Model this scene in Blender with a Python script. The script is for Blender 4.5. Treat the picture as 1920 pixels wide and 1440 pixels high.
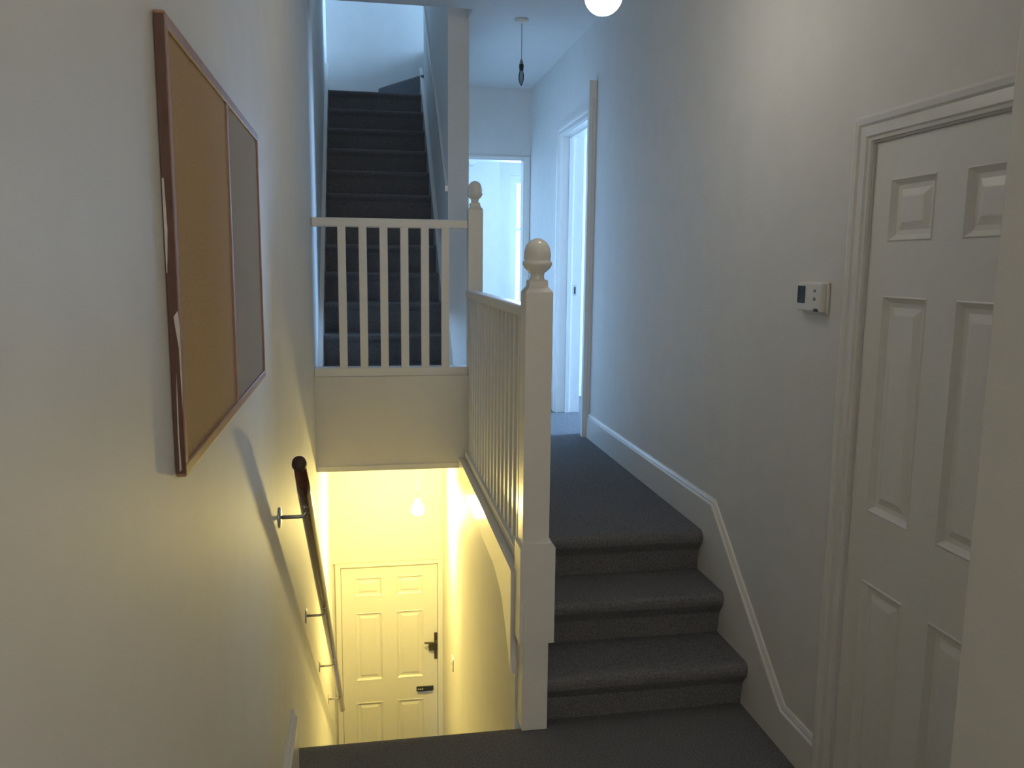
import bpy, bmesh, math
from mathutils import Matrix, Vector
for o in list(bpy.data.objects): bpy.data.objects.remove(o)
S = bpy.context.scene
C = S.collection

# ------------------------------------------------------------ camera
cam_d = bpy.data.cameras.new('camera'); cam = bpy.data.objects.new('camera', cam_d); C.objects.link(cam)
cam_d.sensor_width = 36; cam_d.lens = 1529.1/1920*36; cam_d.clip_start = .02
A = [[0.9852457664291805, -0.01448862636300292, 0.17053110988757983],
     [-0.17082983020575665, -0.14374363166316914, 0.9747589124845976],
     [0.010389843369795294, -0.9895088923614564, -0.14409789412879934]]
m = Matrix.Identity(4)
for i in range(3):
    m[i][0] = A[i][0]; m[i][1] = -A[i][1]; m[i][2] = -A[i][2]
m[2][3] = 1.6253
cam.matrix_world = m
S.camera = cam

# ------------------------------------------------------------ world, daylight, exposure
S.view_settings.view_transform = 'Standard'; S.view_settings.look = 'None'
S.view_settings.exposure = 0.06; S.view_settings.gamma = 1.0; S.view_settings.use_curve_mapping = False
W = bpy.data.worlds.new('world'); S.world = W; W.use_nodes = True
bg = W.node_tree.nodes['Background']; bg.inputs[0].default_value = (.55, .74, 1, 1); bg.inputs[1].default_value = 4.0
S.cycles.max_bounces = 12; S.cycles.diffuse_bounces = 8; S.cycles.use_denoising = True
S.cycles.sample_clamp_indirect = 6

def area(name, loc, rot, sx, sy, power, col):
    d = bpy.data.lights.new(name, 'AREA'); d.shape = 'RECTANGLE'; d.size = sx; d.size_y = sy; d.energy = power; d.color = col
    o = bpy.data.objects.new(name, d); C.objects.link(o); o.location = loc; o.rotation_euler = rot; return o
R90 = math.pi/2
DAY = (.34, .61, 1.0)
# daylight entering at the real windows: far room, side room, upper landing
area('daylight_far_room', (2.1, 10.15, 2.1), (-R90+.4, 0, 0), 1.1, 1.7, 900, DAY)
area('daylight_side_room', (4.85, 5.6, 2.15), (0, R90-.4, 0), 1.6, 1.5, 760, DAY)
area('daylight_upper_landing', (2.75, 7.75, 4.3), (0, R90, 0), 1.0, .75, 170, DAY)
# ceiling lamp over the part of the landing behind the photographer
def point(name, loc, power, col, r):
    d = bpy.data.lights.new(name, 'POINT'); d.energy = power; d.color = col; d.shadow_soft_size = r
    o = bpy.data.objects.new(name, d); C.objects.link(o); o.location = loc; return o
point('rear_landing_lamp_light', (.50, -2.45, 2.6), 43, (1, .92, .80), .05)
LAMP_DOWN = (.304, 5.42, -.028)

# ------------------------------------------------------------ materials
def mat(name, col, rough=.6, noise=None, bump=0, scale=30, spec=.5, metal=0, coat=0, emit=None, estr=0, detail=6):
    M = bpy.data.materials.new(name); M.use_nodes = True; nt = M.node_tree; b = nt.nodes['Principled BSDF']
    b.inputs['Base Color'].default_value = (*col, 1); b.inputs['Roughness'].default_value = rough
    b.inputs['Specular IOR Level'].default_value = spec; b.inputs['Metallic'].default_value = metal
    b.inputs['Coat Weight'].default_value = coat; b.inputs['Coat Roughness'].default_value = .15
    if emit: b.inputs['Emission Color'].default_value = (*emit, 1); b.inputs['Emission Strength'].default_value = estr
    if noise or bump:
        tc = nt.nodes.new('ShaderNodeTexCoord'); n = nt.nodes.new('ShaderNodeTexNoise')
        n.inputs['Scale'].default_value = scale; n.inputs['Detail'].default_value = detail
        nt.links.new(tc.outputs['Object'], n.inputs['Vector'])
        if noise:
            r = nt.nodes.new('ShaderNodeValToRGB'); r.color_ramp.elements[0].position = .3; r.color_ramp.elements[1].position = .7
            r.color_ramp.elements[0].color = (*noise, 1); r.color_ramp.elements[1].color = (*col, 1)
            nt.links.new(n.outputs['Fac'], r.inputs['Fac']); nt.links.new(r.outputs['Color'], b.inputs['Base Color'])
        if bump:
            bp = nt.nodes.new('ShaderNodeBump'); bp.inputs['Strength'].default_value = bump; bp.inputs['Distance'].default_value = .01
            nt.links.new(n.outputs['Fac'], bp.inputs['Height']); nt.links.new(bp.outputs['Normal'], b.inputs['Normal'])
    return M
WALL = mat('wall_paint', (.70, .69, .665), .62, noise=(.67, .66, .635), bump=.12, scale=9, spec=.3)
CEIL = mat('ceiling_paint', (.72, .71, .69), .8, noise=(.70, .69, .67), bump=.05, scale=12, spec=.2)
TRIM = mat('white_gloss', (.74, .735, .71), .22, noise=(.72, .71, .685), bump=.03, scale=25, spec=.5)
SATIN = mat('white_satin', (.76, .755, .73), .38, noise=(.74, .73, .70), bump=.02, scale=30)
CARPET = mat('grey_carpet', (.21, .21, .22), .95, noise=(.10, .10, .105), bump=.5, scale=170, spec=.1)
CORK = mat('cork', (.47, .325, .175), .85, noise=(.41, .27, .135), bump=.25, scale=220, spec=.2)
WBOARD = mat('whiteboard', (.43, .41, .40), .42, noise=(.41, .39, .38), scale=3, spec=0.0)
FRAME = mat('board_frame_wood', (.34, .18, .11), .58, noise=(.27, .135, .08), bump=.05, scale=40)
FRAMEDK = mat('board_edge_wood', (.10, .045, .03), .6, noise=(.07, .03, .02), bump=.1, scale=40)
PAINTSM = mat('paint_smear', (.55, .52, .48), .6, bump=.3, scale=60, noise=(.45, .42, .38))
RAILW = mat('handrail_wood', (.135, .040, .014), .20, noise=(.075, .022, .010), bump=.03, scale=14, coat=.5)
RAILEND = mat('handrail_end_grain', (.06, .028, .018), .5, noise=(.045, .02, .014), scale=60)
STEEL = mat('brushed_steel', (.62, .61, .58), .3, metal=1, noise=(.5, .49, .47), scale=80)
DARKM = mat('dark_bronze', (.10, .085, .05), .35, metal=.6, noise=(.06, .05, .03), scale=50)
GREENM = mat('green_snib', (.12, .16, .11), .4, metal=.3, noise=(.09, .12, .09), scale=60)
BLACK = mat('black_plastic', (.02, .02, .018), .4, noise=(.015, .015, .014), scale=60)
PLAST = mat('white_plastic', (.70, .69, .64), .35, noise=(.68, .67, .62), scale=40)
LCD = mat('lcd_screen', (.035, .05, .055), .2, noise=(.025, .038, .042), scale=30)
GREYP = mat('grey_plastic', (.28, .27, .26), .4, noise=(.25, .24, .23), scale=40)
SHADOWG = mat('gap_shade', (.03, .03, .03), .9, noise=(.02, .02, .02), scale=30)
FLEX = mat('white_flex', (.55, .54, .52), .5, noise=(.5, .49, .47), scale=60)
def glass(name, tint):
    M = bpy.data.materials.new(name); M.use_nodes = True; nt = M.node_tree
    for n in list(nt.nodes):
        if n.type == 'BSDF_PRINCIPLED': nt.nodes.remove(n)
    o = [n for n in nt.nodes if n.type == 'OUTPUT_MATERIAL'][0]
    t = nt.nodes.new('ShaderNodeBsdfTransparent'); g = nt.nodes.new('ShaderNodeBsdfGlossy'); x = nt.nodes.new('ShaderNodeMixShader')
    t.inputs[0].default_value = (*tint, 1); g.inputs['Roughness'].default_value = .03
    f = nt.nodes.new('ShaderNodeFresnel'); f.inputs[0].default_value = 1.5
    nt.links.new(f.outputs[0], x.inputs[0]); nt.links.new(t.outputs[0], x.inputs[1]); nt.links.new(g.outputs[0], x.inputs[2]); nt.links.new(x.outputs[0], o.inputs[0]); return M
PANE = glass('window_glass', (.97, .98, 1)); BULBG = glass('bulb_glass', (.55, .58, .6))
GLOW_UP = mat('lit_globe', (1, .95, .85), .3, emit=(1, .93, .82), estr=36)
GLOW_DN = mat('lit_bulb', (1, .95, .8), .3, emit=(1, .78, .24), estr=1160)

# ------------------------------------------------------------ helpers
def obj(name, bm, material, parent=None, smooth=False, label=None):
    bmesh.ops.recalc_face_normals(bm, faces=bm.faces)
    me = bpy.data.meshes.new(name); bm.to_mesh(me); bm.free()
    o = bpy.data.objects.new(name, me); C.objects.link(o)
    for x in (material if isinstance(material, (list, tuple)) else [material]): me.materials.append(x)
    if smooth:
        for p in me.polygons: p.use_smooth = True
    if parent: o.parent = parent
    if label: o['label'] = label
    return o
def tag(o, label, cat=None, group=None, kind=None):
    o['label'] = label
    if cat: o['category'] = cat
    if group: o['group'] = group
    if kind: o['kind'] = kind
    return o
def struct(o, label, cat=None): return tag(o, label, cat, None, 'structure')
def thing(name, label, cat, loc=(0, 0, 0), rz=0, group=None, kind=None):
    o = bpy.data.objects.new(name, None); C.objects.link(o); o.location = loc; o.rotation_euler = (0, 0, rz); o.empty_display_size = .1
    return tag(o, label, cat, group, kind)
def prism(bm, pts, h, ax='z', base=0):
    """polygon pts (2D) extruded along ax from base by h"""
    def P(a, b, c):
        return {'z': (a, b, c), 'x': (c, a, b), 'y': (a, c, b)}[ax]
    v0 = [bm.verts.new(P(a, b, base)) for a, b in pts]; v1 = [bm.verts.new(P(a, b, base+h)) for a, b in pts]
    n = len(pts); bm.faces.new(v0); bm.faces.new(list(reversed(v1)))
    for i in range(n): bm.faces.new((v0[i], v1[i], v1[(i+1) % n], v0[(i+1) % n]))
    return v0+v1
def box(bm, x0, x1, y0, y1, z0, z1, bev=0):
    vs = prism(bm, [(x0, y0), (x1, y0), (x1, y1), (x0, y1)], z1-z0, 'z', z0)
    if bev:
        es = list({e for v in vs for e in v.link_edges}); bmesh.ops.bevel(bm, geom=es, offset=bev, segments=2, affect='EDGES', profile=.5)
def B(*boxes, bev=0):
    bm = bmesh.new()
    for b in boxes: box(bm, *b, bev=bev)
    return bm
def lathe(bm, prof, cx=0, cy=0, n=28):
    rings = []
    for r, z in prof:
        if r < 1e-5: rings.append([bm.verts.new((cx, cy, z))])
        else: rings.append([bm.verts.new((cx+r*math.cos(2*math.pi*i/n), cy+r*math.sin(2*math.pi*i/n), z)) for i in range(n)])
    for a, b in zip(rings, rings[1:]):
        for i in range(n):
            j = (i+1) % n
            if len(a) == 1 and len(b) == 1: continue
            if len(a) == 1: bm.faces.new((a[0], b[i], b[j]))
            elif len(b) == 1: bm.faces.new((a[i], a[j], b[0]))
            else: bm.faces.new((a[i], a[j], b[j], b[i]))
    if len(rings[0]) > 1: bm.faces.new(rings[0])
    if len(rings[-1]) > 1: bm.faces.new(rings[-1])
def tube(bm, pts, r, n=12, cap=True):
    pts = [Vector(p) for p in pts]; rings = []
    for i, p in enumerate(pts):
        d = (pts[min(i+1, len(pts)-1)]-pts[max(i-1, 0)]).normalized()
        u = d.cross(Vector((0, 0, 1)));  u = u if u.length > 1e-3 else Vector((1, 0, 0)); u.normalize(); w = d.cross(u)
        rr = r[i] if isinstance(r, (list, tuple)) else r
        rings.append([bm.verts.new(p+rr*(math.cos(2*math.pi*k/n)*u+math.sin(2*math.pi*k/n)*w)) for k in range(n)])
    for a, b in zip(rings, rings[1:]):
        for k in range(n): bm.faces.new((a[k], a[(k+1) % n], b[(k+1) % n], b[k]))
    if cap: bm.faces.new(rings[0]); bm.faces.new(rings[-1])
def sweep_yz(bm, path, prof, x):
    """moulding against a wall plane x facing -x: path of (y,z), prof of (out, up)"""
    n = len(path); rings = []
    for i, (y, z) in enumerate(path):
        a = Vector(path[max(i-1, 0)]); b = Vector(path[i]); c = Vector(path[min(i+1, n-1)])
        d1 = (b-a).normalized() if i > 0 else (c-b).normalized(); d2 = (c-b).normalized() if i < n-1 else d1
        n1 = Vector((-d1.y, d1.x)); n2 = Vector((-d2.y, d2.x)); nn = (n1+n2).normalized(); k = 1/max(.3, nn.dot(n1))
        rings.append([bm.verts.new((x-o_, y+nn.x*u*k, z+nn.y*u*k)) for o_, u in prof])
    m_ = len(prof)
    for a, b in zip(rings, rings[1:]):
        for k in range(m_): bm.faces.new((a[k], a[(k+1) % m_], b[(k+1) % m_], b[k]))
    bm.faces.new(rings[0]); bm.faces.new(rings[-1])

# ------------------------------------------------------------ key dimensions
XR = 1.373; RT = .165                     # right wall face, thickness
def XL(y): return -.2665-.0172*(y-2.6)    # left wall face, very slightly out of square
RI = .179; UL = 3*RI                      # riser of the short flight, upper landing level
YE = 2.66; YD = 4.45; YF = 6.6; YFAR = 7.05; YB = 8.1
WX = .497; WXF = .578                     # stairwell right wall at the landing and at the front door
CZ = 3.1; ZB = -2.84                      # ceiling, street level floor
YS, ZS, GS, RS = 5.115, 1.1919, .2213, .1884

# ------------------------------------------------------------ walls
bm = bmesh.new(); prism(bm, [(XL(-3), -3), (XL(YB), YB), (XL(YB)-.2, YB), (XL(-3)-.2, -3)], 6.2-ZB, 'z', ZB-.1)
struct(obj('wall_left', bm, WALL), 'long pale painted wall on the left that carries the board and handrail', 'wall')
# right wall with the openings of the near cupboard door and the landing door
D1a, D1b, D1t = 1.487, 2.108, 1.968
D3a, D3b, D3t = 5.07, 5.90, 2.565
struct(obj('wall_right', B(
    (XR, XR+RT, 1.35, D1a, 0, CZ), (XR, XR+RT, D1a, D1b, D1t, CZ), (XR, XR+RT, D1b, D3a, -.2, CZ),
    (XR, XR+RT, D3a, D3b, D3t, CZ), (XR, XR+RT, D3b, YFAR+.12, .2, CZ)), WALL),
    'plain off-white wall on the right between the two doors', 'wall')
struct(obj('wall_front_right', B((1.143, XR+RT, -3, 1.35, 0, CZ), bev=.006), WALL), 'beige wall corner at the right edge hiding part of the panelled door', 'wall')
struct(obj('wall_back', B((-.6, 2.4, -3.15, -3, -.2, CZ+.2)), WALL), 'wall closing the landing behind the camera', 'wall')
# far wall with doorway
FDa, FDb, FDt = .60, 1.335, 2.53
struct(obj('wall_far', B((WX, FDa, YFAR, YFAR+.12, UL, CZ), (FDa, FDb, YFAR, YFAR+.12, FDt, CZ), (FDb, XR+.0, YFAR, YFAR+.12, UL, CZ)), WALL),
       'pale blue-lit end wall of the upper corridor above the open doorway', 'wall')
# partition between the upper stairs and corridor
struct(obj('wall_partition', B((.492, .622, 5.2, 7.42, UL+.3, 6.1), (.492, .622, 5.2, YFAR+.1, UL, UL+.3)), WALL),
       'narrow grey-white partition end beside the ascending stairs', 'wall')
struct(obj('wall_stairs_back', B((-.6, .622, YB, YB+.15, -.1, 6.1), (.622, 3.0, YB, YB+.15, 3.2, 6.1)), WALL), 'bright blue-white wall at the head of the ascending stairs', 'wall')
# drop wall under the front balustrade
bm = bmesh.new(); prism(bm, [(XL(YD)-.01, YD), (.56, YD), (.56, YD+.11), (XL(YD)-.01, YD+.11)], 1.02-.505, 'z', .505)
dw = struct(obj('wall_drop', bm, WALL), 'yellowish wall face below the white balustrade over the stairwell', 'wall')
bm = bmesh.new(); prism(bm, [(XL(YD), YD-.006), (WX, YD-.006), (WX, YD+.02), (XL(YD), YD+.02)], .03, 'z', .497)
obj('glow_edge_bead', bm, SATIN, dw)  # bead added in place of the glow along the wall's lower edge
# stairwell right wall: straight part then splayed lobby part
bm = bmesh.new()
prism(bm, [(WX, 2.712), (WX, YD), (WXF, YF), (WXF+.12, YF), (WX+.10, YD), (WX+.10, 2.712)], .425-ZB, 'z', ZB)
struct(obj('wall_stairwell', bm, WALL), 'yellow-lit plaster wall on the right of the descending stairwell', 'wall')
bm = B((XL(YF)-.1, XL(YF)+.035, YF+.02, YF+.12, ZB, .5), (WXF-.035, WXF+.15, YF+.02, YF+.12, ZB, .5), (XL(YF), WXF, YF, YF+.14, -.835, .5))
struct(obj('wall_lobby_end', bm, WALL), 'brightly lit wall above the street door at the foot of the stairs', 'wall')

# ------------------------------------------------------------ floors
bm = B((-.2, XR+.2, -3, 2.615, -.24, 0), (.60, XR+.1, 2.615, 2.70, -.24, 0), bev=0)
prism(bm, [(XL(-3)+.0, -3), (-.2, -3), (-.2, 2.615), (XL(2.615), 2.615)], .24, 'z', -.24)
# rounded carpet nosing at the head of the descending flight
pr = [(2.61, 0), (2.64, -.002), (2.655, -.010), (2.662, -.024), (2.655, -.04), (2.635, -.05), (2.635, -.24), (2.61, -.24)]
prism(bm, pr, .60-XL(2.64), 'x', XL(2.64))
struct(obj('floor', bm, CARPET), 'dark grey carpeted landing in the foreground', 'floor')
bm = B((.60, XR, 3.166, YFAR+.12, UL-.28, UL), (WX+.1, .60, 3.166, YD, UL-.06, UL), (WX, .60, YD, 5.3, UL-.05, UL))
prism(bm, [(XL(4.5), YD+.115), (WX, YD+.115), (WX, YF+.1), (XL(6.7), YF+.1)], .05, 'z', UL-.05)
struct(obj('floor_upper', bm, CARPET), 'grey carpeted upper corridor floor beyond the three steps', 'floor')
struct(obj('floor_far_room', B((.50, 3.2, YFAR+.12, 9.95, UL-.1, UL)), CARPET), 'carpet of the bright room at the end of the corridor', 'floor')
struct(obj('floor_side_room', B((XR+.001, 4.6, 4.0, 6.9, UL-.1, UL-.0005)), CARPET), 'bluish carpet inside the open doorway on the right', 'floor')
struct(obj('floor_lobby', B((-.5, .7, 5.9, YF, ZB-.1, ZB)), CARPET), 'lobby floor at the foot of the descending stairs', 'floor')
struct(obj('floor_top', B((.62, 3.0, 5.6, YB, 3.45, 3.63)), CARPET), 'carpeted top floor landing', 'floor')

# ------------------------------------------------------------ ceilings
struct(obj('ceiling', B((-.6, XR+.2, -3.1, 4.985, CZ, CZ+.3), (.615, XR+.2, 4.985, YFAR+.12, CZ, CZ+.3)), CEIL), 'off-white ceiling over the landing and corridor', 'ceiling')
struct(obj('ceiling_far_room', B((.622, 3.2, YFAR+.12, 9.95, 3.0, 3.2)), CEIL), 'ceiling of the bright far room', 'ceiling')
struct(obj('ceiling_side_room', B((XR+RT, 4.6, 4.0, 6.9, 3.0, 3.2)), CEIL), 'ceiling of the side room', 'ceiling')
bm = bmesh.new(); prism(bm, [(XL(YD)-.01, YD+.11), (WX+.0, YD+.11), (WXF+.05, YF), (XL(YF)-.01, YF)], .0045, 'z', .482)
struct(obj('ceiling_lobby', bm, CEIL), 'lobby ceiling below the upper landing', 'ceiling')
struct(obj('ceiling_top', B((-.7, 3.0, 4.7, YB+.1, 6.0, 6.15)), CEIL), 'ceiling over the upper stairs', 'ceiling')
struct(obj('wall_stairs_front', B((-.6, .62, 4.83, 4.985, CZ+.3, 6.1)), WALL), 'wall over the ceiling edge above the stairs', 'wall')
struct(obj('wall_top_side', B((2.85, 2.95, 5.6, 7.35, 3.6, 6.1), (2.85, 2.95, YB-.02, YB+.1, 3.6, 6.1), (2.85, 2.95, 7.35, YB, 3.6, 3.8), (2.85, 2.95, 7.35, YB, 4.8, 6.1), (.62, 3.0, 5.5, 5.6, 3.4, 6.1)), WALL), 'wall of the top floor landing', 'wall')

# ------------------------------------------------------------ far room and side room
bm = B((.50, 1.46, 9.3, 9.75, UL, 3.0), (1.46, 1.64, 9.62, 9.75, UL, 3.0), (1.64, 2.56, 9.62, 9.75, UL, 1.12), (1.64, 2.56, 9.62, 9.75, 2.66, 3.0), (2.56, 3.1, 9.62, 9.75, UL, 3.0))
struct(obj('wall_far_room', bm, WALL), 'bright end wall of the far room with the window recess', 'wall')
struct(obj('wall_far_room_side', B((3.0, 3.1, YFAR+.12, 9.62, UL, 3.0), (.50, .60, YFAR+.12, 9.3, UL, 3.0), (XR, 3.1, YFAR+.05, YFAR+.12, UL, 3.0)), WALL), 'side walls of the far room', 'wall')
struct(obj('wall_side_room', B((XR+RT, 4.6, 6.62, 6.72, UL, 3.0), (XR+RT, 4.6, 4.0, 4.1, UL, 3.0), (4.3, 4.4, 4.1, 4.95, UL, 3.0), (4.3, 4.4, 6.25, 6.62, UL, 3.0),
       (4.3, 4.4, 4.95, 6.25, UL, 1.15), (4.3, 4.4, 4.95, 6.25, 2.65, 3.0)), WALL), 'bluish wall seen through the doorway on the right', 'wall')
struct(obj('baseboard_side_room', B((XR+RT, 4.3, 6.605, 6.62, UL, UL+.10), bev=.003), TRIM), 'low skirting inside the side room', 'skirting')
def window(name, label, loc, rz, w, h):
    t = thing(name, label, 'window', loc, rz, kind='structure')
    bm = B((0, w, 0, .07, 0, .05), (0, w, 0, .07, h-.04, h), (0, .045, 0, .07, .05, h-.04), (w-.045, w, 0, .07, .05, h-.04)); obj('window_frame', bm, TRIM, t)
    s1 = obj('sash', B((.045, w-.045, .035, .06, .05, .10), (.045, w-.045, .035, .06, h*.6-.02, h*.6+.025), (.045, .085, .035, .06, .1, h*.6-.02), (w-.085, w-.045, .035, .06, .1, h*.6-.02)), TRIM, t)
    s2 = obj('sash', B((.045, w-.045, .012, .033, h-.085, h-.04), (.045, w-.045, .012, .033, h*.6-.02, h*.6+.02), (.045, .085, .012, .033, h*.6+.02, h-.085), (w-.085, w-.045, .012, .033, h*.6+.02, h-.085)), TRIM, t)
    obj('pane', B((.085, w-.085, .046, .05, .1, h*.6-.02)), PANE, s1); obj('pane', B((.085, w-.085, .021, .025, h*.6+.02, h-.085)), PANE, s2)
    obj('window_sill', B((-.05, w+.05, -.07, .0, -.03, 0), bev=.006), TRIM, t)
    return t
window('window_1', 'blown-out daylight sash window at the right of the far room', (1.64, 9.66, 1.12), 0, .92, 1.54)
window('window_2', 'sash window of the side room beyond the right doorway', (4.34, 6.25, 1.15), -R90, 1.3, 1.5)
window('window_3', 'window of the top floor landing', (2.88, YB, 3.8), -R90, .75, 1.0)

# ------------------------------------------------------------ six panel doors
PZ = ((.15, .745), (.945, 1.552), (1.696, 1.862))
def panel_door(name, label, loc, rz, w, cols, h=1.965, th=.04):
    """leaf from x=0..w, front face towards -y"""
    t = thing(name, label, 'door', loc, rz, kind='structure')
    bs = [(0, cols[0][0], 0, th, 0, h), (cols[0][1], cols[1][0], 0, th, 0, h), (cols[1][1], w, 0, th, 0, h)]
    zs = [0]+[z for p in PZ for z in p]+[h]
    for a, b in cols:
        for k in range(0, 8, 2): bs.append((a, b, 0, th, zs[k], zs[k+1]))
    bs.append((.01, w-.01, .02, th-.005, .01, h-.01))
    leaf = obj('door_leaf', B(*bs), SATIN, t)
    for a, b in cols:
        for z0, z1 in PZ:
            bm = bmesh.new(); loops = []
            for ins, d in ((0, .0), (.004, -.003), (.010, .004), (.018, .011), (.030, .012), (.048, .004), (.052, .003)):
                loops.append([bm.verts.new(p) for p in ((a+ins, d, z0+ins), (b-ins, d, z0+ins), (b-ins, d, z1-ins), (a+ins, d, z1-ins))])
            for p, q in zip(loops, loops[1:]):
                for i in range(4): bm.faces.new((p[i], p[(i+1) % 4], q[(i+1) % 4], q[i]))
            bm.faces.new(loops[-1]); obj('panel', bm, SATIN, t)
    return t, leaf
def arch_prof(): return None
def architrave(bm, x0, x1, zt, wd=.07, th=.018, z0=0):
    """moulded surround on local y=0 plane, outwards -y; opening x0..x1, head zt"""
    prof = [(0, 0), (0, .010), (.008, .012), (.012, .018), (.040, .016), (.046, .022), (.060, .024), (wd, .020), (wd, 0)]
    pts = []
    def ring(fx, fz): return [bm.verts.new(p) for p in [(fx(u), -o_, fz(u)) for u, o_ in prof]]
    r = [ring(lambda u: x0-u, lambda u: z0), ring(lambda u: x0-u, lambda u: zt+u), ring(lambda u: x1+u, lambda u: zt+u), ring(lambda u: x1+u, lambda u: z0)]
    for a, b in zip(r, r[1:]):
        for k in range(len(prof)): bm.faces.new((a[k], a[(k+1) % len(prof)], b[(k+1) % len(prof)], b[k]))
    bm.faces.new(r[0]); bm.faces.new(r[-1])
# near cupboard door in the right wall (faces -x)
W1 = D1b-D1a
d1, leaf1 = panel_door('door_1', 'white six-panel door in the right wall, partly behind the near wall corner', (XR+.006, D1b-.004, .002), -R90, W1-.008,
                       ((.076, .256), (.361, .541)))
bm = bmesh.new(); architrave(bm, .0-.006, W1+.002, 1.972)
for v in bm.verts: v.co.y -= .0055
obj('architrave', bm, TRIM, d1, label='glossy white moulded door surround')
obj('hinge', B((W1-.02, W1-.008, -.006, 0, .2, .3), (W1-.02, W1-.008, -.006, 0, 1.6, 1.7), bev=.002), STEEL, d1)
# dark strip that paints in the shade between leaf and door head
obj('shade_strip', B((.004, .30, .002, .03, 1.9655, 1.9705)), SHADOWG, d1, label='dark strip painted as the shade over the door leaf')
# street door at the foot of the stairs
d2, leaf2 = panel_door('door_2', 'cream-lit six-panel street door at the foot of the descending stairs', (-.268, YF+.03, ZB+.002), 0, .80, ((.11, .335), (.455, .68)))
obj('door_frame', B((-.045, -.003, -.03, .06, 0, 2.005), (.803, .845, -.03, .06, 0, 2.005), (-.003, .803, -.03, .06, 1.968, 2.005), (-.06, .86, .045, .075, 0, 2.005)), SATIN, d2)  # last box is an added unseen panel that blocks light leaks
hp = obj('handle_plate', B((.772, .797, -.008, 0, 1.10, 1.34), bev=.002), DARKM, d2, label='tall narrow bronze plate')
bm = bmesh.new(); tube(bm, [(.784, 0, 1.265), (.784, -.045, 1.265), (.775, -.052, 1.266), (.72, -.055, 1.272), (.685, -.055, 1.275)], [.009, .009, .009, .009, .007]); obj('lever', bm, DARKM, hp, True)
bm = bmesh.new(); lathe(bm, [(.0, -.03), (.030, -.03), (.036, -.022), (.036, 0)], n=24)
o_ = obj('thumb_turn', bm, GREENM, hp, True); o_.location = (.757, -.012, 1.215); o_.rotation_euler = (-R90, 0, 0)
o_.scale = (1, 1, -1)
obj('rim_lock', B((.725, .772, -.03, 0, 1.185, 1.25), bev=.006), DARKM, d2, label='dark rim lock body with green-grey thumb turn')
lp = obj('letter_plate', B((.618, .765, -.012, 0, .815, .856), bev=.004), BLACK, d2, label='small black horizontal plate with pale marks')
for k in range(3): obj('pale_mark', B((.630+k*.017, .641+k*.017, -.0135, -.012, .828, .840)), PLAST, lp)
obj('flap_lip', B((.63, .755, -.014, -.004, .799, .812), bev=.002), STEEL, d2)

# landing doorway 3 (open) in the right wall
d3 = thing('door_3', 'open doorway in the right wall of the upper corridor with glossy white frame', 'door', (XR, D3b, UL), -R90, kind='structure')
w3 = D3b-D3a; h3 = D3t-UL
bm = bmesh.new(); architrave(bm, .028, w3-.0, h3-.03, wd=.10, th=.02)
obj('architrave', bm, TRIM, d3)
jl = obj('door_lining', B((0, .028, 0, RT, 0, h3), (w3-.028, w3, 0, RT, 0, h3), (.028, w3-.028, 0, RT, h3-.028, h3)), TRIM, d3)
obj('door_stop', B((.028, .040, .055, .085, 0, h3-.028), (w3-.040, w3-.028, .055, .085, 0, h3-.028), (.04, w3-.04, .055, .085, h3-.040, h3-.028)), TRIM, d3)
obj('strike_plate', B((.028, .0295, .105, .128, .87, .95)), STEEL, d3)
obj('strike_slot', B((.0295, .0302, .110, .122, .885, .935)), BLACK, d3)
lf = obj('door_leaf', B((w3-.03, w3+.01, RT+.01, RT+.76, .01, h3-.04), bev=.002), SATIN, d3)
st = struct(obj('trim_1', B((XR-.045, XR, D3a-.095, D3a-.055, UL, 2.735), bev=.003), SATIN), 'beige square-edged casing post at the near side of the corridor doorway', 'casing')
# far doorway lining
d4 = thing('door_4', 'open doorway at the end of the upper corridor leading to the bright room', 'door', (FDa, YFAR, UL), 0, kind='structure')
wf = FDb-FDa; hf = FDt-UL
obj('door_lining', B((-.0, .022, -.002, .122, 0, hf), (wf-.022, wf, -.002, .122, 0, hf), (.022, wf-.022, -.002, .122, hf-.022, hf)), SATIN, d4)
obj('architrave', B((wf-.008, wf+.034, -.016, 0, 0, hf+.012), (.0, wf-.008, -.014, 0, hf-.006, hf+.012), bev=.002), SATIN, d4)

# ------------------------------------------------------------ skirtings
def skirt_r(name, label, path, h, x=XR, bottom=None):
    return None
SK = [(0, 0), (.014, 0), (.017, .005), (.017, .012), (.008, .018), (.012, .024), (.006, .036), (0, .038)]
# stepped string + skirting of the right wall (one painted run)
top = [(2.185, .118), (2.40, .118), (3.03, .655), (4.975, .655)]
bm = bmesh.new()
prism(bm, [(2.185, 0), (3.20, 0), (3.20, UL), (4.975, UL)]+list(reversed([(y, z+.004) for y, z in top])), .017, 'x', XR-.017)
t_ = struct(obj('baseboard_right', bm, TRIM), 'white skirting that climbs the right wall beside the three steps', 'skirting')
bm = bmesh.new(); sweep_yz(bm, top, SK, XR); obj('skirting_cap', bm, TRIM, t_, label='glossy moulded top edge')
t_ = struct(obj('baseboard_far', B((XR-.017, XR, D3b+.10, YFAR, UL, UL+.12), bev=.003), TRIM), 'short skirting beyond the corridor doorway', 'skirting')
bm = bmesh.new(); prism(bm, [(XL(-3), -3), (XL(-3)+.02, -3), (XL(2.5)+.021, 2.49), (XL(2.5)+.012, 2.50), (XL(2.5), 2.50)], .20, 'z', 0)
t_ = struct(obj('baseboard_left', bm, TRIM), 'white skirting end at the bottom of the left wall by the stair head', 'skirting')
bm = bmesh.new(); prism(bm, [(XL(-3), -3), (XL(-3)+.013, -3), (XL(2.5)+.013, 2.495), (XL(2.5), 2.50)], .02, 'z', .20); obj('skirting_cap', bm, TRIM, t_)
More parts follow.
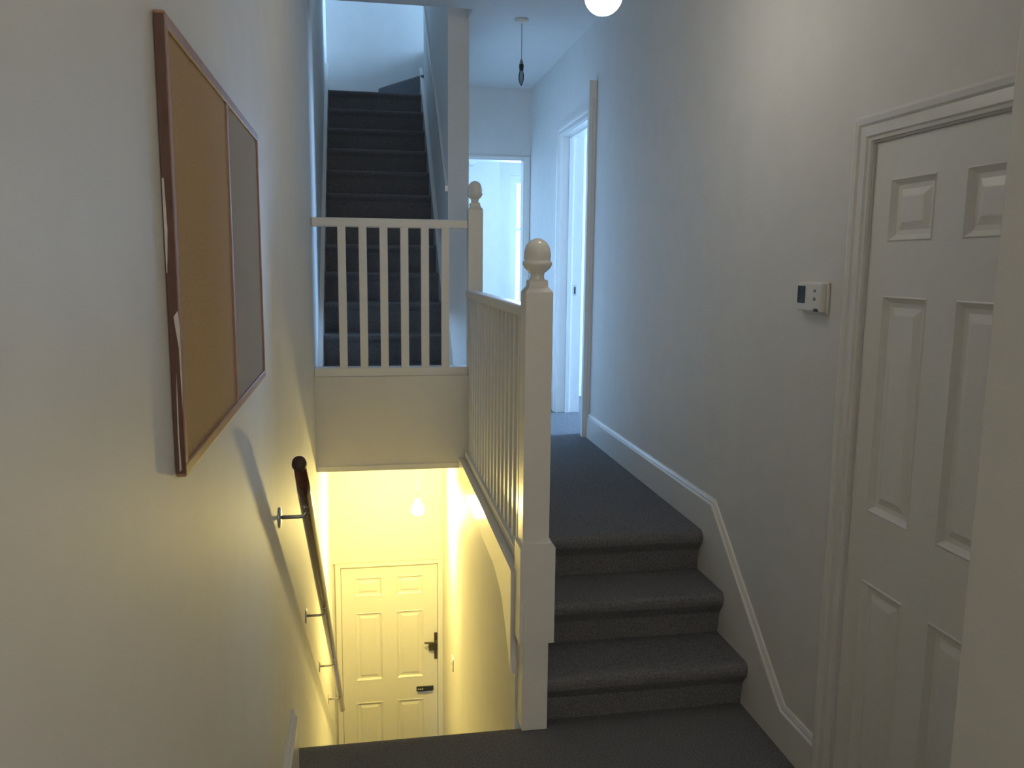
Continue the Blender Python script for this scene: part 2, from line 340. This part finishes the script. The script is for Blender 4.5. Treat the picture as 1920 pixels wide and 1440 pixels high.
# string / fascia on the stairwell side under the side balustrade
bm = bmesh.new()
prism(bm, [(2.712, .17), (2.72, .30), (2.72, .555), (YD+.0, .555), (YD, .505), (YD, .425), (3.12, .425), (2.93, .38), (2.80, .27)], .018, 'x', WX-.018)
prism(bm, [(2.722, .425), (2.722, .549), (YD+.0, .549), (YD, .425)], .10, 'x', WX)
struct(obj('trim_2', bm, TRIM), 'white string board under the side balustrade along the stairwell edge', 'string board')

# ------------------------------------------------------------ staircases
def step_pts(y, z, run, r=RI, dn=.02):
    return [(y+.012, z-r), (y+.006, z-r+.05), (y, z-dn*2.2-.012), (y-dn*.5, z-dn*1.7-.006), (y-dn*.9, z-dn*1.2-.004), (y-dn, z-dn*.75), (y-dn*.92, z-dn*.38), (y-dn*.68, z-dn*.10), (y-dn*.2, z), (y+run+.012, z), (y+run+.012, z-r)]
fl = thing('short_staircase', 'flight of three dark grey carpeted steps up to the corridor beside the newel post', 'stairs', (1, 2.655, 0))
for k in range(3):
    y = 2.67+.227*k; z = RI*(k+1)
    pts = step_pts(y-2.655, z, .227 if k < 2 else .03, dn=.036)
    bm = bmesh.new(); prism(bm, pts, XR-.017-.60, 'x', .60-1); obj('step', bm, CARPET, fl)
us = thing('upper_staircase', 'dark grey carpeted staircase climbing between the left wall and the partition', 'stairs', (0, YD+.12, UL))
off = Vector((0, -(YD+.12), -UL))
def wedge(name, poly, z0, z1, parent, mt=CARPET):
    bm = bmesh.new(); prism(bm, [(x+off.x, y+off.y) for x, y in poly], z1-z0, 'z', z0+off.z)
    vs = [e for e in bm.edges if all(abs(v.co.z-(z1+off.z)) < 1e-6 for v in e.verts)]
    bmesh.ops.bevel(bm, geom=vs, offset=.018, segments=3, affect='EDGES', profile=.5)
    return obj(name, bm, mt, parent)
# winders at the foot, turning from the corridor, then the straight flight, then winders at the head
yb0 = YD+.125
z0s = [UL+.155, UL+.31, ZS-RS]
wedge('step', [(.47, 5.15), (.47, yb0+.02), (XL(4.6)+.02, yb0+.0), (XL(4.9)+.02, 4.87)], UL, z0s[0], us)
wedge('step', [(.44, 5.15), (.10, yb0+.02), (XL(4.6)+.022, yb0+.012), (XL(4.9)+.022, 4.88)], z0s[0], z0s[1], us)
for k in range(-1, 11):
    y = YS+GS*k; z = ZS+RS*k
    x0 = XL(y)+.024; x1 = .463
    bm = bmesh.new()
    pts = [(a+.02-(YD+.12), b-UL) for a, b in step_pts(y, z, GS if k < 10 else .2, RS)]
    prism(bm, pts, x1-x0, 'x', x0); obj('step', bm, CARPET, us)
zt = ZS+RS*10; yt = YS+GS*10
wedge('step', [(XL(7.8)+.02, yt+.18), (.46, yt+.18), (.46, YB-.01), (XL(8)+.02, YB-.01)], zt-.3, zt, us)
wedge('step', [(.475, 7.45), (.62, 7.45), (.62, YB-.012), (.11, YB-.012)], zt, zt+RS, us)
wedge('step', [(.60, 7.45), (.64, YB-.014), (1.0, YB-.014), (1.0, 7.45)], zt+RS, zt+RS*2, us)
# strings (left and right) and cap rail on the partition
def string(x0, x1, parent, up=.055, dn=.30, nm='string_board', skew=False):
    bm = bmesh.new(); y0, y1 = YS-.32, YS+GS*10+.25
    sl = RS/GS
    pts = [(y0-(YD+.12), ZS+(y0-YS)*sl+up-UL), (y1-(YD+.12), ZS+(y1-YS)*sl+up-UL), (y1-(YD+.12), ZS+(y1-YS)*sl-dn-UL), (y0-(YD+.12), max(.0, ZS+(y0-YS)*sl-dn-UL))]
    vs = prism(bm, pts, x1-x0, 'x', x0)
    if skew:
        for v in vs: v.co.x += -.0172*(v.co.y+(YD+.12)-5.1)
    return obj(nm, bm, TRIM, parent)
string(XL(5.1)+.001, XL(5.1)+.028, us, skew=True); string(.462, .491, us)
bm = bmesh.new(); sl = RS/GS
for (a, b) in ((5.21, 7.40),):
    za, zb = ZS+(a-YS)*sl+.84, ZS+(b-YS)*sl+.84
    pts = [(a-(YD+.12), za-UL), (b-(YD+.12), zb-UL), (b-(YD+.12), zb-UL-.035), (a-(YD+.12), za-UL-.035)]
    prism(bm, pts, .018, 'x', .474)
obj('partition_cap', bm, TRIM, us, label='white sloping capping strip along the partition')
# descending flight
ls = thing('lower_staircase', 'carpeted flight descending from the foreground landing to the street door', 'stairs', (.1, 2.66, 0))
nr = 15; rl = -ZB/nr; gl = .245
for k in range(1, nr):
    y = 2.655+gl*(k-1); z = -rl*k
    bm = bmesh.new(); x0 = XL(y+.3)+.022
    prism(bm, [(y-2.66, z-.19), (y-2.66, z), (y+gl-2.66-.01, z), (y+gl-2.66+.012, z-.006), (y+gl-2.66+.018, z-.022), (y+gl-2.66+.008, z-.04), (y+gl-2.66, z-.05), (y+gl-2.66, z-.19)], .475-x0, 'x', x0-.1)
    obj('step', bm, CARPET, ls)
for nm, xa, xb in (('l', XL(4)+.0, XL(4)+.02), ('r', .476, .496)):
    bm = bmesh.new(); y0, y1 = 2.70, 5.95; sl2 = rl/gl
    vs = prism(bm, [(y0-2.66, -(y0-2.66)*sl2-.35), (y0-2.66, -(y0-2.66)*sl2-.02), (y1-2.66, -(y1-2.66)*sl2-.02), (y1-2.66, max(ZB, -(y1-2.66)*sl2-.35))], xb-xa, 'x', xa-.1)
    for v in vs:
        yy = v.co.y+2.66
        if nm == 'l': v.co.x += XL(yy)-XL(4)
        elif yy > YD: v.co.x += (WXF-WX)*(yy-YD)/(YF-YD)
    obj('string_board', bm, TRIM, ls)

# ------------------------------------------------------------ newel posts
def newel(label, cx, cy, z0, ztop, w, s, block=None, low=None):
    t = thing('newel_post', label, 'newel post', (cx, cy, z0), 0, 'newel posts with acorn finials')
    H = ztop-z0; h = w/2; bm = bmesh.new()
    if block:
        bz0, bz1, bw = block
        l = low/2; xo = .004
        box(bm, -l+xo, l+xo, -l, l, 0, bz0-z0, bev=.003)
        box(bm, -h, h, -h, h, bz1-z0, H, bev=.003)
        post = obj('post', bm, SATIN, t)
        bm = bmesh.new(); b_ = bw/2
        bm_off = .006
        vs = prism(bm, [(-b_, bz0-z0), (b_, bz0-z0), (b_, bz1-z0), (b_-.014, bz1-z0+.016), (-b_+.014, bz1-z0+.016), (-b_, bz1-z0)], bw-.012, 'y', -b_+.006)
        [setattr(v.co, 'x', v.co.x+.006) for v in bm.verts]; obj('block', bm, SATIN, t)
        bm = bmesh.new()   # shallow arched facing on the block's front
        arc = [(-.042, bz0-z0+.003), (.042, bz0-z0+.003)]+[(.042*math.cos(a), bz0-z0+.135+.028*math.sin(a)) for a in [math.pi*i/10 for i in range(11)]]
        prism(bm, arc, .004, 'y', -b_+.0025); obj('arched_facing', bm, SATIN, t)
    else:
        box(bm, -h, h, -h, h, 0, H, bev=.003); obj('post', bm, SATIN, t)
    bm = bmesh.new()   # tapered square cap
    a, b2, c2 = h-.001, h-.012*s, .030*s
    lv = [(a, H), (b2, H+.013*s), (b2-.003, H+.018*s), (c2, H+.036*s), (c2*.8, H+.040*s)]
    rings = [[bm.verts.new(p) for p in ((-q, -q, z), (q, -q, z), (q, q, z), (-q, q, z))] for q, z in lv]
    for r0, r1 in zip(rings, rings[1:]):
        for i in range(4): bm.faces.new((r0[i], r0[(i+1) % 4], r1[(i+1) % 4], r1[i]))
    bm.faces.new(rings[0]); bm.faces.new(rings[-1]); obj('cap', bm, SATIN, t)
    bm = bmesh.new()
    lathe(bm, [(r*s, H+z*s) for r, z in ((.026, .034), (.025, .040), (.023, .050), (.024, .060), (.031, .066), (.042, .076), (.048, .086), (.049, .092), (.046, .098), (.0425, .101),
          (.0435, .108), (.0445, .116), (.044, .128), (.041, .141), (.036, .153), (.028, .163), (.017, .170), (.007, .1735), (0, .174))])
    obj('acorn', bm, TRIM, t, True, label='glossy white turned acorn finial')
    return t
newel('tall white newel post with acorn top at the foot of the three steps', .547, 2.666, 0, 1.540, .092, 1.0, (.328, .672, .122), .092)
newel('smaller white newel post with acorn top at the far corner of the stairwell', .571, YD+.042, UL, 1.923, .080, .87)

# ------------------------------------------------------------ balustrades
fb = thing('balustrade', 'white balustrade with six flat balusters across the far end of the stairwell', 'balustrade', (0, YD+.05, 1.02))
obj('top_rail', B((XL(YD)+.001, .530, -.03, .03, .797, .845), bev=.006), SATIN, fb)
obj('bottom_rail', B((XL(YD)+.001, .530, -.045, .04, .0, .047), bev=.004), SATIN, fb)
for k in range(6): obj('baluster', B((-.163+.1098*k, -.121+.1098*k, -.045, -.012, .046, .800), bev=.002), SATIN, fb)
sb = thing('balustrade', 'white side balustrade of close square balusters running from the near to the far newel', 'balustrade', (.548, 2.731, .55))
L_ = YD-2.733
obj('top_rail', B((-.033, .033, 0, L_, .895, .937), bev=.009), SATIN, sb)
obj('bottom_rail', B((-.033, .033, 0, L_, .0, .040), bev=.005), SATIN, sb)
proto = None; nb = 17
for k in range(nb):
    y = .075+k*(L_-.15)/(nb-1)
    if proto is None: proto = obj('baluster', B((-.017, .017, -.017, .017, .038, .897), bev=.002), SATIN, sb); proto.location = (0, y, 0)
    else:
        c = proto.copy(); C.objects.link(c); c.parent = sb; c.location = (0, y, 0)

# ------------------------------------------------------------ handrail of the descending stairs
hr = thing('handrail', 'dark varnished round wooden handrail on the left stairwell wall', 'handrail', (XL(4)+.075, 2.1, 1.115))
def hz(y): return 1.118-.745*(y-2.1)
y0, y1 = 2.10, 5.98
P0 = Vector((XL(y0)+.074, y0, hz(y0))); P1 = Vector((XL(y1)+.074, y1, hz(y1))); base = hr.location.copy()
nb_ = 24; bm = bmesh.new(); d_ = (P1-P0)
tube(bm, [P0-base+d_*(i/nb_) for i in range(nb_+1)], [.0150]+[.0190]*(nb_-1)+[.018], 20); obj('rail', bm, RAILW, hr, True)
bm = bmesh.new(); tube(bm, [P0-base-d_*.0014, P0-base+d_*.002], [.0175, .0195], 20); obj('rail_end', bm, RAILEND, hr, True, label='dark brown end grain')
for yb in (2.306, 3.277, 4.216, 5.212):
    zc = hz(yb); xw = XL(yb); xr_ = xw+.074
    bm = bmesh.new(); lathe(bm, [(0, 0), (.028, 0), (.030, .002), (.028, .005), (0, .006)], n=20)
    pl = obj('bracket_plate', bm, STEEL, hr, True); pl.location = Vector((xw, yb, zc-.052))-base; pl.rotation_euler = (0, R90, 0)
    bm = bmesh.new(); pts = [(xw+.004, yb, zc-.052), (xw+.055, yb, zc-.052), (xw+.069, yb, zc-.050), (xw+.077, yb, zc-.042), (xr_, yb, zc-.030), (xr_, yb, zc-.020)]
    tube(bm, [Vector(p)-base for p in pts], [.0055, .0055, .0055, .006, .007, .010], 12); obj('bracket_arm', bm, STEEL, hr, True)

# ------------------------------------------------------------ notice board on the left wall
ang = math.atan(.0172)
nb_t = thing('combination_board', 'wood-framed board on the left wall, half tan cork and half whiteboard', 'notice board', (XL(1.036), 1.036, 1.362), R90+ang)
# local x runs along the wall away from the camera, local -y faces the room
Lb, Hb, T = .925, .548, .0135; fw = .016
obj('backing', B((.004, Lb-.004, -.005, -.001, .004, Hb-.004)), FRAMEDK, nb_t)
obj('cork_panel', B((fw, Lb*.505, -.0095, -.005, fw, Hb-fw)), CORK, nb_t, label='tan cork panel')
obj('whiteboard_panel', B((Lb*.525, Lb-fw*.8, -.0095, -.005, fw, Hb-fw)), WBOARD, nb_t, label='glossy grey whiteboard panel')
obj('frame_rail', B((0, Lb, -T, -.001, Hb-fw, Hb), bev=.002), FRAME, nb_t)
obj('frame_rail', B((0, Lb, -T, -.001, 0, fw), bev=.002), FRAME, nb_t)
obj('frame_stile', B((0, fw, -T, -.001, fw, Hb-fw), bev=.002), FRAME, nb_t)
obj('frame_stile', B((Lb-fw*.8, Lb, -T, -.001, fw, Hb-fw), bev=.002), FRAME, nb_t)
obj('divider', B((Lb*.505, Lb*.525, -T+.001, -.005, fw, Hb-fw), bev=.0015), FRAME, nb_t)
obj('raw_edge', B((-.0012, .0004, -T+.001, -.002, .004, Hb-.004)), FRAMEDK, nb_t, label='dark unpainted edge of the frame')
bm = bmesh.new()
prism(bm, [(-.0075, .198), (-.0125, .205), (-.0138, .186), (-.0138, .120), (-.0128, .085), (-.0122, .12), (-.0118, .16), (-.0088, .185)], .0006, 'x', -.0016)
prism(bm, [(-.0065, .10), (-.0078, .13), (-.0072, .05), (-.0082, .01), (-.006, .006), (-.0058, .06)], .0006, 'x', -.0016)
prism(bm, [(-.003, .25), (-.0055, .30), (-.0042, .36), (-.002, .36), (-.002, .25)], .0006, 'x', -.0016)
obj('paint_smear', bm, PAINTSM, nb_t, label='pale paint smears on the dark edge')

# ------------------------------------------------------------ thermostat and light switch
th = thing('thermostat', 'small white wall thermostat with dark display beside the near white door', 'thermostat', (XR, 2.428, 1.487), -R90)
obj('housing', B((0, .142, -.026, 0, .006, .094), bev=.005), PLAST, th)
obj('backplate', B((.012, .150, -.010, 0, 0, .097), bev=.003), PLAST, th)
obj('display', B((.006, .050, -.0285, -.025, .030, .084), bev=.002), LCD, th, label='dark rectangular display')
obj('button', B((.100, .112, -.029, -.025, .066, .074), bev=.002), GREYP, th); obj('button', B((.100, .112, -.029, -.025, .040, .050), bev=.002), GREYP, th)
obj('battery_slot', B((.105, .128, -.0275, -.02, .0065, .016), bev=.001), BLACK, th)
ysw = 5.2; xsw = WX+(WXF-WX)*(ysw-YD)/(YF-YD)
sw = thing('light_switch', 'small white light switch on the right wall near the street door', 'switch', (xsw, ysw, -1.055), R90*3-math.atan((WXF-WX)/(YF-YD)))
obj('switch_plate', B((-.043, .043, -.010, 0, -.043, .043), bev=.003), PLAST, sw)
bm = bmesh.new(); prism(bm, [(-.010, -.012), (-.016, .012), (-.010, .012)], .014, 'x', -.007); obj('rocker', bm, PLAST, sw)

# small round fitting on the far room's wall
bm = bmesh.new(); lathe(bm, [(0, 0), (.055, 0), (.058, .012), (.040, .03), (.018, .034), (0, .034)], n=24)
o_ = tag(obj('alarm_sounder', bm, PLAST, smooth=True), 'faint small round white fitting high on the far room wall', 'alarm'); o_.location = (1.14, 9.3, 2.77); o_.rotation_euler = (R90, 0, 0)

# ------------------------------------------------------------ pendant lights
def pendant(label, x, y, zc, ztop, kind, group='ceiling pendants'):
    t = thing('pendant_light', label, 'light', (x, y, zc), 0, group)
    bm = bmesh.new(); lathe(bm, [(0, 0), (.040, 0), (.042, -.006), (.036, -.018), (.014, -.026), (0, -.026)]); obj('ceiling_rose', bm, PLAST, t, True)
    D = zc-ztop
    bm = bmesh.new(); tube(bm, [(0, 0, -.02), (.001, 0, -D*.5), (0, 0, -D+.01)], .0035, 8); obj('flex', bm, FLEX, t, True)
    if kind == 'candle':
        bm = bmesh.new(); lathe(bm, [(0, -D+.03), (.006, -D+.028), (.011, -D+.01), (.012, -D)]); obj('lamp_holder', bm, GREYP, t, True)
        bm = bmesh.new(); lathe(bm, [(0, -D), (.0135, -D), (.0145, -D-.01), (.013, -D-.034), (0, -D-.034)]); obj('bulb_cap', bm, BLACK, t, True)
        bm = bmesh.new(); lathe(bm, [(.010, -D-.034), (.0145, -D-.05), (.0175, -D-.068), (.0165, -D-.088), (.010, -D-.112), (.003, -D-.124), (0, -D-.126)]); obj('bulb', bm, BULBG, t, True, label='unlit clear candle bulb')
    else:
        R = kind[1]
        bm = bmesh.new(); lathe(bm, [(0, -D+.05), (.010, -D+.048), (.018, -D+.03), (.020, -D)]); obj('lamp_holder', bm, PLAST, t, True)
        bm = bmesh.new(); n = 14
        lathe(bm, [(.016, -D+.0), (.018, -D-.01)]+[(R*math.sin(a), -D-.008-R-R*math.cos(a)*-1) for a in [math.asin(min(.95, .02/R))+(math.pi-math.asin(min(.95, .02/R)))*i/n for i in range(1, n+1)]], n=32)
        obj('bulb', bm, kind[2], t, True, label='glowing globe bulb')
    return t
pendant('unlit bare candle bulb hanging on a short flex over the upper corridor', .933, 5.12, CZ, 2.838, 'candle')
pendant('lit round globe bulb hanging low at the top edge over the near landing', .731, 2.6, CZ, 2.459+.059+.008, ('globe', .059, GLOW_UP))
pendant('blazing warm bulb hanging in the lobby above the street door', LAMP_DOWN[0], LAMP_DOWN[1], .482, LAMP_DOWN[2]+.05, ('globe', .045, GLOW_DN))
